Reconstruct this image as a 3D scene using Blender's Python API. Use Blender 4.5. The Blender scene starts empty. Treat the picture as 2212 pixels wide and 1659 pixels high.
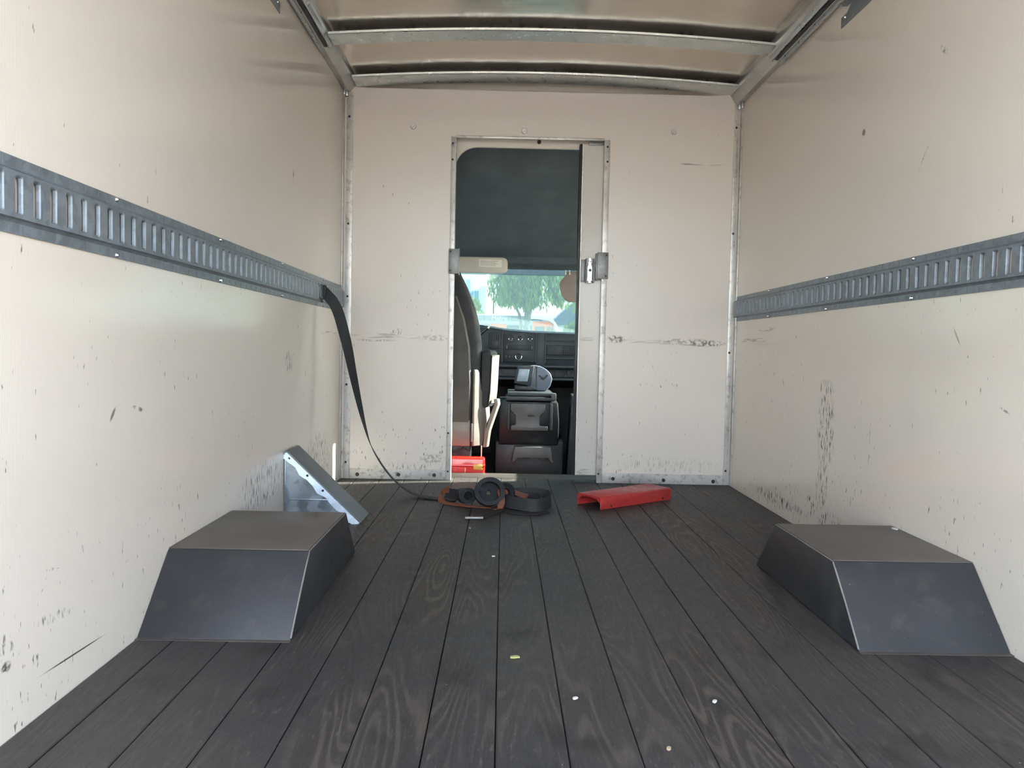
import bpy, bmesh, math, random
from mathutils import Vector, Matrix
random.seed(7)
C = bpy.context.scene.collection
SC = bpy.context.scene

# ------------------------------------------------------------------ camera, world, sun, exposure
cd = bpy.data.cameras.new('camera'); cam = bpy.data.objects.new('camera', cd); C.objects.link(cam)
cd.sensor_width = 36.0; cd.lens = 1680.0 / 2212.0 * 36.0; cd.clip_start = .05; cd.clip_end = 500
fw = Vector((0.01177, 0.99897, -0.04384)); rt = Vector((0.99974, -0.01089, 0.02027)); up = Vector((-0.01977, 0.04407, 0.99883))
mw = Matrix((rt, up, -fw)).transposed().to_4x4(); mw.translation = (0, 0, .6862)
cam.matrix_world = mw
SC.camera = cam

w = bpy.data.worlds.new('sky_world'); SC.world = w; w.use_nodes = True
wn = w.node_tree; wn.nodes.clear()
wo = wn.nodes.new('ShaderNodeOutputWorld'); wb = wn.nodes.new('ShaderNodeBackground')
sky = wn.nodes.new('ShaderNodeTexSky'); sky.sky_type = 'NISHITA'; sky.sun_disc = False
sky.sun_elevation = math.radians(30); sky.sun_rotation = math.radians(78.4)
sky.air_density = 1.0; sky.dust_density = 1.0; sky.ozone_density = 1.0
wb.inputs['Strength'].default_value = .30
tint = wn.nodes.new('ShaderNodeMix'); tint.data_type = 'RGBA'; tint.inputs[0].default_value = .65
tint.inputs[7].default_value = (2.12, 2.18, 2.26, 1)                     # thin even haze over the whole sky
wn.links.new(sky.outputs[0], tint.inputs[6]); wn.links.new(tint.outputs[2], wb.inputs[0]); wn.links.new(wb.outputs[0], wo.inputs[0])

SUN_DIR = Vector((1.0, .206, .574)).normalized()          # towards the sun: right of the truck, a little ahead
sd = bpy.data.lights.new('sun', 'SUN'); sd.energy = 4.6; sd.angle = math.radians(.53); sd.color = (1, .93, .84)
sun = bpy.data.objects.new('sun', sd); C.objects.link(sun)
sun.rotation_euler = SUN_DIR.to_track_quat('Z', 'Y').to_euler()

SC.view_settings.view_transform = 'Standard'; SC.view_settings.look = 'None'
SC.view_settings.gamma = 1.0; SC.view_settings.use_curve_mapping = False
SC.view_settings.exposure = 3.15
SC.cycles.use_adaptive_sampling = True; SC.cycles.adaptive_threshold = .08; SC.cycles.adaptive_min_samples = 20
SC.cycles.max_bounces = 5; SC.cycles.diffuse_bounces = 5; SC.cycles.glossy_bounces = 3
SC.cycles.transmission_bounces = 3; SC.cycles.transparent_max_bounces = 8
SC.cycles.caustics_reflective = False; SC.cycles.caustics_refractive = False

XL, XR, YB, YR = -.8386, 1.1995, 4.043, .25                # side walls, bulkhead, rear sill
ZG = -.75                                                   # ground outside

# ------------------------------------------------------------------ helpers
ORG = {}
class MB:
    def __init__(s): s.v = []; s.f = []
    def add(s, vs, fs):
        o = len(s.v); s.v += [tuple(p) for p in vs]; s.f += [tuple(i + o for i in f) for f in fs]; return s
    def box(s, x0, x1, y0, y1, z0, z1):
        return s.add([(x0,y0,z0),(x1,y0,z0),(x1,y1,z0),(x0,y1,z0),(x0,y0,z1),(x1,y0,z1),(x1,y1,z1),(x0,y1,z1)],
                     [(0,3,2,1),(4,5,6,7),(0,1,5,4),(1,2,6,5),(2,3,7,6),(3,0,4,7)])
    def prism(s, poly, axis, a, b):
        """poly: 2D points in the two other axes (order x,y,z without axis)"""
        def p3(p, t):
            return (t, p[0], p[1]) if axis == 'x' else (p[0], t, p[1]) if axis == 'y' else (p[0], p[1], t)
        n = len(poly)
        return s.add([p3(p, a) for p in poly] + [p3(p, b) for p in poly],
                     [tuple(range(n)), tuple(range(2*n-1, n-1, -1))] + [(i, (i+1) % n, n+(i+1) % n, n+i) for i in range(n)])
    def loft(s, rings, cap=True, closed=True):
        n = len(rings[0]); vs = [p for r in rings for p in r]; fs = []
        for k in range(len(rings)-1):
            for i in range(n if closed else n-1):
                j = (i+1) % n; fs.append((k*n+i, k*n+j, (k+1)*n+j, (k+1)*n+i))
        if cap: fs += [tuple(range(n-1, -1, -1)), tuple((len(rings)-1)*n+i for i in range(n))]
        return s.add(vs, fs)
    def tube(s, path, r, n=8):
        path = [Vector(p) for p in path]; rings = []
        rr = r if isinstance(r, (list, tuple)) else [r]*len(path)
        for i, p in enumerate(path):
            d = (path[min(i+1, len(path)-1)] - path[max(i-1, 0)]).normalized()
            a = d.cross(Vector((0,0,1)) if abs(d.z) < .9 else Vector((1,0,0))).normalized(); b = d.cross(a)
            rings.append([p + (a*math.cos(t) + b*math.sin(t))*rr[i] for t in [2*math.pi*k/n for k in range(n)]])
        return s.loft(rings)
    def ribbon(s, path, wd, wid, th):
        """flat webbing: path points, unit width directions, width, thickness"""
        path = [Vector(p) for p in path]; rings = []
        for i, p in enumerate(path):
            d = (path[min(i+1, len(path)-1)] - path[max(i-1, 0)]).normalized()
            u = Vector(wd[i]); u = (u - d*u.dot(d)).normalized(); n_ = d.cross(u)
            ww = wid[i] if isinstance(wid, (list, tuple)) else wid
            rings.append([p+u*ww/2+n_*th/2, p-u*ww/2+n_*th/2, p-u*ww/2-n_*th/2, p+u*ww/2-n_*th/2])
        return s.loft(rings)
    def cyl(s, c, ax, r0, r1, h, n=16):
        c = Vector(c); ax = Vector(ax).normalized()
        a = ax.cross(Vector((0,0,1)) if abs(ax.z) < .9 else Vector((1,0,0))).normalized(); b = ax.cross(a)
        R = lambda q, r: [q + (a*math.cos(t)+b*math.sin(t))*r for t in [2*math.pi*k/n for k in range(n)]]
        return s.loft([R(c, r0), R(c+ax*h, r1)])
    def build(s, name, mat, parent=None, bevel=0, seg=2, smooth=35, org=None, kind=None):
        o3 = Vector(org) if org is not None else (ORG[parent] if parent else Vector((0,0,0)))
        me = bpy.data.meshes.new(name)
        me.from_pydata([tuple(Vector(p) - o3) for p in s.v], [], s.f)
        bm = bmesh.new(); bm.from_mesh(me)
        bmesh.ops.remove_doubles(bm, verts=bm.verts, dist=1e-6)
        bmesh.ops.recalc_face_normals(bm, faces=bm.faces)
        if bevel:
            es = [e for e in bm.edges if len(e.link_faces) == 2 and e.calc_face_angle(0) > .5]
            bmesh.ops.bevel(bm, geom=es, offset=bevel, segments=seg, profile=.5, affect='EDGES', clamp_overlap=True)
        bm.to_mesh(me); bm.free()
        if smooth:
            for p_ in me.polygons: p_.use_smooth = True
            try: me.set_sharp_from_angle(angle=math.radians(smooth))
            except Exception: pass
        me.materials.append(mat)
        o = bpy.data.objects.new(name, me); C.objects.link(o)
        ORG[o] = o3.copy()
        if parent: o.parent = parent
        else: o.location = o3
        if kind: o['kind'] = kind
        return o
def thing(name, label, cat, loc=(0,0,0), group=None):
    o = bpy.data.objects.new(name, None); C.objects.link(o); o.location = loc; o.empty_display_size = .05
    ORG[o] = Vector(loc); o['label'] = label; o['category'] = cat
    if group: o['group'] = group
    return o
def tag(o, label, cat, group=None):
    o['label'] = label; o['category'] = cat
    if group: o['group'] = group
    return o
def struct(o, label=None):
    o['kind'] = 'structure'
    if label: o['label'] = label
    return o
def copies(src, pts, parent):
    """copies of one small part at world points; the source sits at the first"""
    for i, p in enumerate(pts):
        o = src if i == 0 else src.copy()
        if i: C.objects.link(o)
        o.parent = parent; o.location = Vector(p) - ORG[parent]; ORG[o] = Vector(p)
def rrect(x0, x1, z0, z1, r, n=5):
    pts = []
    for cx, cz, a0 in ((x1-r, z1-r, 0), (x0+r, z1-r, 90), (x0+r, z0+r, 180), (x1-r, z0+r, 270)):
        for k in range(n+1):
            a = math.radians(a0 + 90*k/n); pts.append((cx + r*math.cos(a), cz + r*math.sin(a)))
    return pts

# ------------------------------------------------------------------ materials
class NT:
    def __init__(s, name):
        s.m = bpy.data.materials.new(name); s.m.use_nodes = True; s.t = s.m.node_tree
        s.b = s.t.nodes['Principled BSDF']; s.out = s.t.nodes['Material Output']
    def n(s, typ, ins={}, **kw):
        nd = s.t.nodes.new('ShaderNode' + typ)
        for k, v in kw.items(): setattr(nd, k, v)
        for k, v in ins.items(): s.set(nd.inputs[k], v)
        return nd
    def set(s, sock, v):
        if hasattr(v, 'links') or isinstance(v, bpy.types.NodeSocket): s.t.links.new(v, sock)
        else:
            if isinstance(v, tuple) and len(v) == 3 and sock.type == 'RGBA': v = v + (1,)
            sock.default_value = v
    def math(s, op, a, b=0.0, c=None, clamp=False):
        ins = {0: a, 1: b}
        if c is not None: ins[2] = c
        return s.n('Math', ins, operation=op, use_clamp=clamp).outputs[0]
    def noise(s, vec, scale=5, detail=3, rough=.5, dist=0.0):
        return s.n('TexNoise', {'Vector': vec, 'Scale': scale, 'Detail': detail, 'Roughness': rough, 'Distortion': dist}).outputs[0]
    def ramp(s, v, a, b, lo=0.0, hi=1.0):
        return s.n('MapRange', {'Value': v, 'From Min': a, 'From Max': b, 'To Min': lo, 'To Max': hi}, clamp=True).outputs[0]
    def mix(s, f, a, b):
        nd = s.n('Mix', data_type='RGBA'); s.set(nd.inputs[0], f); s.set(nd.inputs[6], a); s.set(nd.inputs[7], b); return nd.outputs[2]
    def pos(s): return s.n('NewGeometry').outputs['Position']
    def obj(s): return s.n('TexCoord').outputs['Object']
    def sc(s, vec, x, y, z): return s.n('VectorMath', {0: vec, 1: (x, y, z)}, operation='MULTIPLY').outputs[0]
    def bump(s, h, strength=.3, dist=.002):
        s.set(s.b.inputs['Normal'], s.n('Bump', {'Height': h, 'Strength': strength, 'Distance': dist}).outputs[0])

def simple(name, col, rough=.5, metal=0.0, var=.15, vs=8.0, bump=0.0, bs=60.0, spec=.5, rvar=.1, coat=0.0):
    t = NT(name); p = t.obj()
    nz = t.noise(p, vs, 4)
    lo = tuple(c*(1-var) for c in col); hi = tuple(min(1, c*(1+var)) for c in col)
    t.set(t.b.inputs['Base Color'], t.mix(t.ramp(nz, .3, .7), lo, hi))
    t.set(t.b.inputs['Roughness'], t.ramp(t.noise(p, vs*2.3, 3), .3, .7, max(.02, rough-rvar), min(1, rough+rvar)))
    t.set(t.b.inputs['Metallic'], metal); t.set(t.b.inputs['Specular IOR Level'], spec)
    if coat: t.set(t.b.inputs['Coat Weight'], coat); t.set(t.b.inputs['Coat Roughness'], .08)
    if bump: t.bump(t.noise(p, bs, 3), bump)
    return t.m

def wall_material(name, axis, col, marks, rough=.14, low=True):
    """cream gel-coated panel: fine vertical weave, flecks, and scuffs of their own shape (u = along the panel, v = height)"""
    t = NT(name); sp = t.n('SeparateXYZ', {0: t.pos()})
    u = sp.outputs['Y' if axis == 'x' else 'X']; v = sp.outputs['Z']
    vec = t.n('CombineXYZ', {0: u, 1: v}).outputs[0]
    bz = t.noise(vec, 1.7, 4, .6)
    base = t.mix(t.ramp(bz, .15, .85), tuple(c*.97 for c in col), tuple(min(1, c*1.02) for c in col))
    vn = t.noise(t.sc(vec, 105, 24, 1), 1.0, 2, .6)          # vertical streak flecks
    hn = t.noise(t.sc(vec, 9, 85, 1), 1.0, 2, .6)           # horizontal scrape flecks
    bn = t.noise(vec, 60, 2, .6) if any(m_[6] == 'b' for m_ in marks) else vn
    dens = t.noise(vec, 2.6, 1)
    thr = t.ramp(dens, .3, .7, .755, .660)
    if low: thr = t.math('SUBTRACT', thr, t.ramp(v, .35, .02, 0, .065))
    thr = t.math('ADD', thr, t.ramp(v, .85, 1.25, 0, .035))
    fl = t.math('MULTIPLY', t.ramp(t.math('SUBTRACT', vn, thr), 0, .05), .75)
    acc = t.math('MAXIMUM', fl, t.ramp(bz, .15, .9, 0, .06))
    cut = {'v': t.ramp(vn, .50, .64), 'h': t.ramp(hn, .47, .62), 'b': t.ramp(bn, .42, .58)}
    for (mu, mv, hu, hv, rot, st, kd) in marks:
        mp = t.n('Mapping', {'Vector': vec, 'Location': (mu, mv, 0), 'Rotation': (0, 0, math.radians(rot)), 'Scale': (hu, hv, 1)}, vector_type='TEXTURE').outputs[0]
        ln = t.n('VectorMath', {0: mp}, operation='LENGTH').outputs[1]
        mk = t.ramp(ln, 1.0, .55, 0, st)
        if kd in cut: mk = t.math('MULTIPLY', mk, cut[kd])
        acc = t.math('MAXIMUM', acc, mk)
    t.set(t.b.inputs['Base Color'], t.mix(acc, base, (.055, .045, .036)))
    t.set(t.b.inputs['Roughness'], rough)
    t.set(t.b.inputs['Specular IOR Level'], .55)
    wv = t.math('SINE', t.math('MULTIPLY', u, 1500.0))
    h = t.math('ADD', t.math('MULTIPLY', wv, .05), t.noise(vec, 7, 1))
    t.bump(h, .10, .01)
    return t.m

def floor_material():
    t = NT('dark_stained_plank'); p = t.pos()
    rnd = t.n('ObjectInfo').outputs['Random']
    sp = t.n('SeparateXYZ', {0: p}); x, y = sp.outputs[0], sp.outputs[1]
    vec = t.n('CombineXYZ', {0: x, 1: t.math('MULTIPLY', y, .11), 2: t.math('MULTIPLY', rnd, 37.0)}).outputs[0]
    field = t.noise(vec, 8.0, 1.5, .35)
    ring = t.math('SINE', t.math('MULTIPLY', field, 125.0))
    fine = t.noise(t.sc(vec, 210, 90, 1), 1.0, 2, .6)
    wear = t.noise(t.n('VectorMath', {0: t.sc(p, 1, .5, 1), 1: (3.1, 7.7, 0)}, operation='ADD').outputs[0], 3.0, 5, .66)
    worn = t.ramp(wear, .45, .58)
    black = t.mix(t.ramp(wear, .3, .5), (.021, .022, .0255), (.034, .0335, .036))
    wood = t.mix(t.ramp(ring, .1, .9), (.024, .0215, .0205), (.105, .082, .068))
    wood = t.mix(t.ramp(fine, .4, .7, 0, .65), wood, (.045, .038, .034))
    col = t.mix(t.math('MULTIPLY', worn, t.ramp(field, .4, .6, .55, .9)), black, wood)
    col = t.mix(.15, col, (.034, .028, .0245))
    dust = t.ramp(t.noise(t.sc(p, 1.3, .45, 1), 1.0, 2, .5), .42, .62, 0, .5)
    col = t.mix(dust, col, (.066, .060, .057))
    sn = t.noise(t.sc(p, 95, 24, 1), 1.0, 3, .75)
    col = t.mix(t.ramp(sn, .56, .70, 0, .6), col, (.125, .105, .09))
    stain = t.ramp(t.noise(t.sc(p, 1, .7, 1), 6.0, 2, .55), .58, .70, 0, .65)
    col = t.mix(stain, col, (.016, .0148, .0145))
    col = t.mix(t.ramp(t.noise(p, 120, 1, .5), .80, .83, 0, .7), col, (.36, .35, .33))
    t.set(t.b.inputs['Base Color'], col)
    t.set(t.b.inputs['Roughness'], t.ramp(sn, .3, .7, .46, .68))
    t.set(t.b.inputs['Specular IOR Level'], .45)
    t.bump(t.math('ADD', t.math('MULTIPLY', ring, .25), t.math('MULTIPLY', fine, .9)), .4, .0025)
    return t.m

def galvanised(name, col, rough=.38, metal=.9, spangle=45.0):
    t = NT(name); p = t.obj()
    vo = t.n('TexVoronoi', {'Vector': p, 'Scale': spangle}).outputs['Color']
    g = t.n('SeparateColor', {0: vo}).outputs[0]
    f = t.math('ADD', t.math('MULTIPLY', g, .45), t.math('MULTIPLY', t.noise(p, 9, 4, .6), .8))
    t.set(t.b.inputs['Base Color'], t.mix(t.ramp(f, .3, .95), tuple(c*.72 for c in col), tuple(min(1, c*1.15) for c in col)))
    t.set(t.b.inputs['Metallic'], metal)
    t.set(t.b.inputs['Roughness'], t.ramp(f, .3, .9, rough-.07, rough+.12))
    t.bump(t.noise(p, 30, 3), .12, .003)
    return t.m

def scuffed(name, col, rough, marks_col, scale=18.0, amount=.6, metal=0.0, bumpy=.25):
    t = NT(name); p = t.obj()
    a = t.ramp(t.noise(p, scale, 5, .65), .52, .72, 0, amount)
    b = t.mix(t.ramp(t.noise(p, 2.5, 3), .35, .65), tuple(c*.8 for c in col), tuple(c*1.25 for c in col))
    c_ = t.mix(a, b, marks_col)
    sp = t.ramp(t.noise(p, 140, 2), .755, .78, 0, .5)
    t.set(t.b.inputs['Base Color'], t.mix(sp, c_, (.3, .3, .29)))
    t.set(t.b.inputs['Roughness'], t.math('ADD', t.math('MULTIPLY', a, .2), rough)); t.set(t.b.inputs['Metallic'], metal)
    t.bump(t.noise(p, 170, 3), bumpy, .0015)
    return t.m

def webbing(name, col):
    t = NT(name); p = t.obj()
    nz = t.noise(p, 420, 2); dirt = t.ramp(t.noise(p, 14, 4), .4, .7)
    t.set(t.b.inputs['Base Color'], t.mix(dirt, col, tuple(c*.55 + .018 for c in col)))
    t.set(t.b.inputs['Roughness'], .75); t.bump(nz, .35, .001)
    return t.m

def pane(name, tint, refl=.06, dirt=.05):
    """thin window glass: mostly clear, a little reflection, a little dust"""
    t = NT(name); t.t.nodes.remove(t.b)
    tr = t.n('BsdfTransparent', {0: tint + (1,)}); gl = t.n('BsdfGlossy', {'Color': (1,1,1,1), 'Roughness': .02})
    df = t.n('BsdfTranslucent', {0: (.8, .95, 1, 1)})
    fr = t.n('LayerWeight', {'Blend': .3}).outputs['Fresnel']
    m1 = t.n('MixShader', {0: dirt, 1: tr.outputs[0], 2: df.outputs[0]})
    m2 = t.n('MixShader', {0: t.math('MULTIPLY', fr, refl*4, clamp=True), 1: m1.outputs[0], 2: gl.outputs[0]})
    t.t.links.new(m2.outputs[0], t.out.inputs[0])
    return t.m

CREAM = (.79, .72, .635)
M_wl = wall_material('left_wall_panel', 'x', CREAM, [
    (1.46, .165, .075, .012, -6, .75, 'v'), (1.31, .16, .05, .012, -5, .75, 'v'), (1.315, .127, .016, .012, 0, .9, 'b'),
    (1.45, .258, .03, .003, -10, .6, 'b'), (1.425, .235, .022, .003, 60, .6, 'b'), (1.53, .066, .13, .0022, -2, .95, 's'),
    (1.68, .53, .022, .006, 50, .75, 's'), (1.80, .533, .035, .006, -15, .75, 'b'), (1.74, .86, .02, .004, 80, .5, 'b'),
    (3.55, .16, .30, .16, 0, .95, 'v'), (2.75, .19, .30, .10, 0, .9, 'v'), (3.78, .75, .22, .012, 0, .55, 'h'),
    (3.05, .62, .06, .06, 0, .7, 'v'), (3.1, 1.35, .012, .07, 10, .6, 'v')])
M_wr = wall_material('right_wall_panel', 'x', CREAM, [
    (2.86, .42, .09, .19, 0, .97, 'v'), (2.87, .57, .085, .035, 0, .97, 'v'), (2.88, .21, .07, .16, 0, .8, 'v'),
    (2.97, .11, .05, .05, 0, .95, 'v'), (2.80, .08, .16, .05, 0, .9, 'v'), (3.35, .06, .4, .035, 0, .95, 'v'),
    (2.17, 1.537, .03, .010, 40, .6, 'b'), (2.643, 1.442, .016, .014, 30, .7, 's'), (2.05, .745, .035, .004, 55, .5, 's'),
    (2.515, .40, .005, .09, 0, .85, 'v'), (2.58, .52, .004, .05, 0, .85, 'v'), (3.75, .755, .28, .014, 0, .7, 'h'), (3.55, .80, .18, .012, 0, .5, 'h'),
    (1.84, .565, .03, .004, 20, .6, 'b'), (2.25, 1.27, .06, .004, -50, .4, 'b')], low=True)
M_wf = wall_material('front_wall_panel', 'y', (.78, .71, .645), [
    (-.555, .765, .035, .022, 20, .95, 'v'), (-.60, .745, .22, .020, 0, .45, 'h'), (-.66, .722, .12, .008, 0, .5, 'b'), (-.36, .74, .10, .022, 0, .4, 'b'),
    (.96, .745, .20, .022, 0, .55, 'b'), (1.04, .740, .13, .020, 0, .85, 'b'), (.585, .752, .06, .024, 0, .9, 'b'), (.75, .742, .22, .016, 0, .35, 'h'),
    (1.0, 1.66, .17, .006, 0, .6, 'h'), (-.5, 1.69, .12, .004, 0, .45, 'h'), (-.36, .11, .08, .03, 0, .45, 'b'), (-.45, .07, .3, .03, 0, .35, 'v'), (.85, .10, .35, .05, 0, .3, 'v')], rough=.26)
M_floor = floor_material()
M_rail = galvanised('grey_zinc_rail', (.27, .31, .345), .46, .55, 60)
M_notch = simple('notch_grey', (.13, .15, .17), .6, .3)
M_galv = galvanised('galvanised_sheet', (.40, .455, .515), .38, .85, 40)
M_bow = simple('roof_bow_steel', (.62, .665, .68), .34, .8, .08, 14)
M_alu = scuffed('aluminium_trim', (.62, .60, .575), .4, (.14, .12, .105), 34, .6, .4, .08)
M_grime = scuffed('grimy_aluminium', (.50, .475, .45), .5, (.10, .088, .078), 45, .75, .1, .08)
M_toprail = scuffed('aluminium_top_rail', (.52, .52, .51), .36, (.30, .28, .26), 6, .5, .85, .08)
M_black = scuffed('black_coated_steel', (.024, .0255, .030), .47, (.070, .060, .054), 13, .6, 0, .22)
M_dusty_sheen = scuffed('dusty_worn_sheen_steel', (.095, .082, .075), .42, (.13, .10, .085), 7, .5, 0, .15)
M_edge = simple('scraped_edge', (.30, .29, .28), .4, .5)
M_bolt = simple('dark_bolt', (.045, .04, .038), .5, .6)
M_rivet = simple('bright_rivet', (.82, .84, .86), .18, 1.0)
M_lock = galvanised('zinc_lock_plate', (.21, .215, .212), .42, .6, 80)
M_web = webbing('black_webbing', (.016, .018, .022)); M_org = webbing('orange_webbing', (.24, .07, .03))
M_red = simple('red_painted_steel', (.44, .035, .035), .42, 0, .12, 12, .06)
M_redpl = simple('red_plastic', (.72, .02, .012), .22, 0, .08, 6, .05, coat=.6)
M_rub = simple('black_rubber', (.012, .014, .016), .5)
M_dark = simple('charcoal_cab_plastic', (.030, .034, .038), .5, 0, .12, 12, .15, 240)
M_dark2 = simple('black_cab_plastic', (.0085, .0105, .0125), .45, 0, .1, 12, .12, 240)
M_head = simple('dark_headliner_fabric', (.085, .103, .115), .9, 0, .12, 6, .25, 320)
M_grey = simple('grey_cab_plastic', (.082, .082, .082), .5, 0, .1, 9, .1, 200)
M_seat = simple('charcoal_seat_vinyl', (.075, .068, .064), .62, 0, .12, 7, .25, 260)
M_seat2 = simple('black_seat_cloth', (.026, .027, .030), .7, 0, .12, 9, .25, 300)
M_taupe = simple('taupe_plastic', (.18, .16, .142), .45, 0, .08, 9, .05)
M_visor = simple('cream_visor_vinyl', (.60, .54, .46), .6, 0, .06, 12, .12, 220)
M_visor_shade = simple('shaded_visor_vinyl', (.33, .24, .21), .65, 0, .06, 12, .12, 220)  # visor vinyl with its shadow put into a browner colour
M_label = simple('paper_label', (.80, .76, .66), .7)
M_print = simple('faint_print', (.42, .38, .33), .7)
M_chrome = simple('silver_ring', (.75, .76, .78), .2, .9)
M_dev = simple('grey_blue_plastic', (.13, .15, .19), .4, 0, .08, 8, .05, 200)
M_scr = simple('monitor_glass', (.30, .36, .42), .35, 0, .05, 4)
M_glass = pane('windshield_glass', (.46, .565, .535), .05, .06)
M_band = pane('windshield_tint', (.12, .15, .15), .05, .14)
M_side = pane('side_window_glass', (.88, .94, .92), .05, .01)
M_asph = simple('asphalt', (.30, .275, .24), .85, 0, .2, 3)
M_bark = simple('pale_bark', (.22, .19, .16), .85)
M_white = simple('white_body_paint', (.82, .82, .82), .3, 0, .03); M_busgrey = simple('grey_body_paint', (.42, .44, .46), .4, 0, .05)
M_busorg = simple('orange_body_paint', (.80, .16, .035), .35, 0, .04); M_win = simple('dark_teal_glass', (.05, .09, .10), .1, 0, .1)
M_render = simple('white_stucco', (.80, .82, .82), .8, 0, .03, 2); M_bluewin = simple('blue_window', (.10, .26, .36), .15, 0, .1)
M_roofblue = simple('slate_roof', (.10, .14, .19), .6, 0, .1)
def leaf_material(name, a, b):
    t = NT(name); p = t.obj(); c = t.mix(t.ramp(t.noise(p, 2.2, 3), .35, .65), a, b)
    t.set(t.b.inputs['Base Color'], c); t.set(t.b.inputs['Roughness'], .55)
    tl = t.n('BsdfTranslucent', {0: c}); mx = t.n('MixShader', {0: .35, 1: t.b.outputs[0], 2: tl.outputs[0]})
    t.t.links.new(mx.outputs[0], t.out.inputs[0]); return t.m
M_leaf = leaf_material('willowy_leaf', (.12, .22, .04), (.28, .39, .07)); M_leaf2 = leaf_material('yellow_green_leaf', (.15, .24, .04), (.24, .31, .07))
M_ceil = NT('mill_aluminium_roof_skin')
def _ceil(t):
    p = t.pos()
    t.set(t.b.inputs['Base Color'], t.mix(t.ramp(t.noise(p, 3, 4), .3, .7), (.62, .56, .485), (.69, .625, .545)))
    t.set(t.b.inputs['Metallic'], .78); t.set(t.b.inputs['Roughness'], t.ramp(t.noise(p, 5, 3), .3, .7, .16, .26))
    t.bump(t.math('ADD', t.noise(p, 3.2, 2), t.math('MULTIPLY', t.noise(t.sc(p, 3, 40, 1), 1, 2), .04)), .35, .02)
    return t.m
M_ceil = _ceil(M_ceil)

# ------------------------------------------------------------------ outside ground
ground = struct(MB().box(-90, 90, -60, 120, ZG-.3, ZG).build('ground', M_asph, smooth=0))

# ------------------------------------------------------------------ floor of planks
floor = struct(MB().box(XL-.02, XR+.02, YR, 4.14, -.06, -.026).build('floor', M_rub, smooth=0))
edges = [XL] + [round(-.0006 + .125*k, 4) for k in range(-6, 10)] + [XR]
full = None
for i in range(len(edges)-1):
    a, b = edges[i], edges[i+1]; cx = (a+b)/2
    if b - a > .12:
        if full is None:
            full = MB().box(cx-.0618, cx+.0618, YR, 4.135, -.027, 0).build('plank', M_floor, floor, bevel=.0018, seg=1, smooth=0, org=(cx, 0, 0))
            full.location = (cx, 0, 0); o = full
        else:
            o = full.copy(); C.objects.link(o); o.parent = floor; o.location = (cx, 0, 0)
        o.location.z = random.uniform(-.0008, 0.0); o.scale.x = random.uniform(.986, 1.006)
    else:
        MB().box(a+.001, b-.002, YR, 4.135, -.027, -.0006).build('plank', M_floor, floor, bevel=.0018, seg=1, smooth=0)
sill = struct(MB().box(-.45, .95, 4.135, 4.292, -.05, .001).build('trim_1', scuffed('worn_sill_plate', (.05, .044, .04), .6, (.09, .08, .07), 14, .6), bevel=.003))
sill['label'] = 'worn brown sill plate under the doorway'

# ------------------------------------------------------------------ walls
wall_l = struct(MB().box(XL-.03, XL, YR, YB+.08, -.05, 2.02).build('wall_left', M_wl, smooth=0))
wall_r = struct(MB().box(XR, XR+.03, YR, YB+.08, -.05, 2.02).build('wall_right', M_wr, smooth=0))
# bulkhead with its doorway (opening x -.267...505)
DL, DR, DT = -.267, .505, 1.772
fr = MB(); t0, t1 = YB, YB+.022
fr.box(XL, DL, t0, t1, 0, 2.009).box(DR, XR, t0, t1, 0, 2.009).box(DL, DR, t0, t1, DT, 2.009)
wall_f = struct(fr.build('wall_front', M_wf, smooth=0))
def at_wall(name, mat, pts, parent, maker):
    o = maker().build(name, mat, parent, org=(0,0,0)); copies(o, pts, parent); return o
at_wall('screw_head', M_alu, [(-.484, YB, 1.819), (.085, YB, 1.809), (.854, YB, 1.822)], wall_f,
        lambda: MB().cyl((0,0,0), (0,-1,0), .0155, .012, .005, 18).cyl((0,-.004,0), (0,-1,0), .006, .005, .003, 10))
bolts = [(-.75, YB-.006, .022), (-.535, YB-.006, .024), (-.349, YB-.006, .025), (.586, YB-.006, .023), (.851, YB-.006, .02), (1.112, YB-.006, .018)]
# corner angles, bottom strips, door jamb strips
tl = struct(MB().box(XL+.014, -.791, YB-.005, YB, .0, 1.985).box(XL, XL+.005, YB-.035, YB, 0, 1.985).build('trim_2', M_alu, bevel=.0015), 'left corner angle of pale aluminium')
copies(MB().cyl((0,0,0), (0,-1,0), .006, .004, .003, 10).build('rivet', M_bolt, tl, org=(0,0,0)), [(-.811, YB-.005, z) for z in (1.861, 1.318, .945, .49, .085)], tl)
trr = struct(MB().box(1.164, XR-.012, YB-.005, YB, 0, 1.985).box(XR-.006, XR, YB-.035, YB, 0, 1.965).build('trim_3', M_alu, bevel=.0015), 'right corner angle of pale aluminium')
copies(MB().cyl((0,0,0), (0,-1,0), .006, .004, .003, 10).build('rivet', M_bolt, trr, org=(0,0,0)), [(1.175, YB-.005, z) for z in (1.85, 1.309, .694, .075)], trr)
for nm, a, b, bl, lb in (('trim_4', -.79, -.289, bolts[:3], 'bottom strip of the bulkhead left of the doorway'), ('trim_5', .528, 1.163, bolts[3:], 'bottom strip of the bulkhead right of the doorway')):
    s_ = struct(MB().box(a, b, YB-.006, YB, .0, .052).build(nm, M_grime, bevel=.0015), lb)
    copies(MB().cyl((0,0,0), (0,-1,0), .010, .008, .005, 12).build('bolt', M_bolt, s_, org=(0,0,0)), bl, s_)
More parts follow.
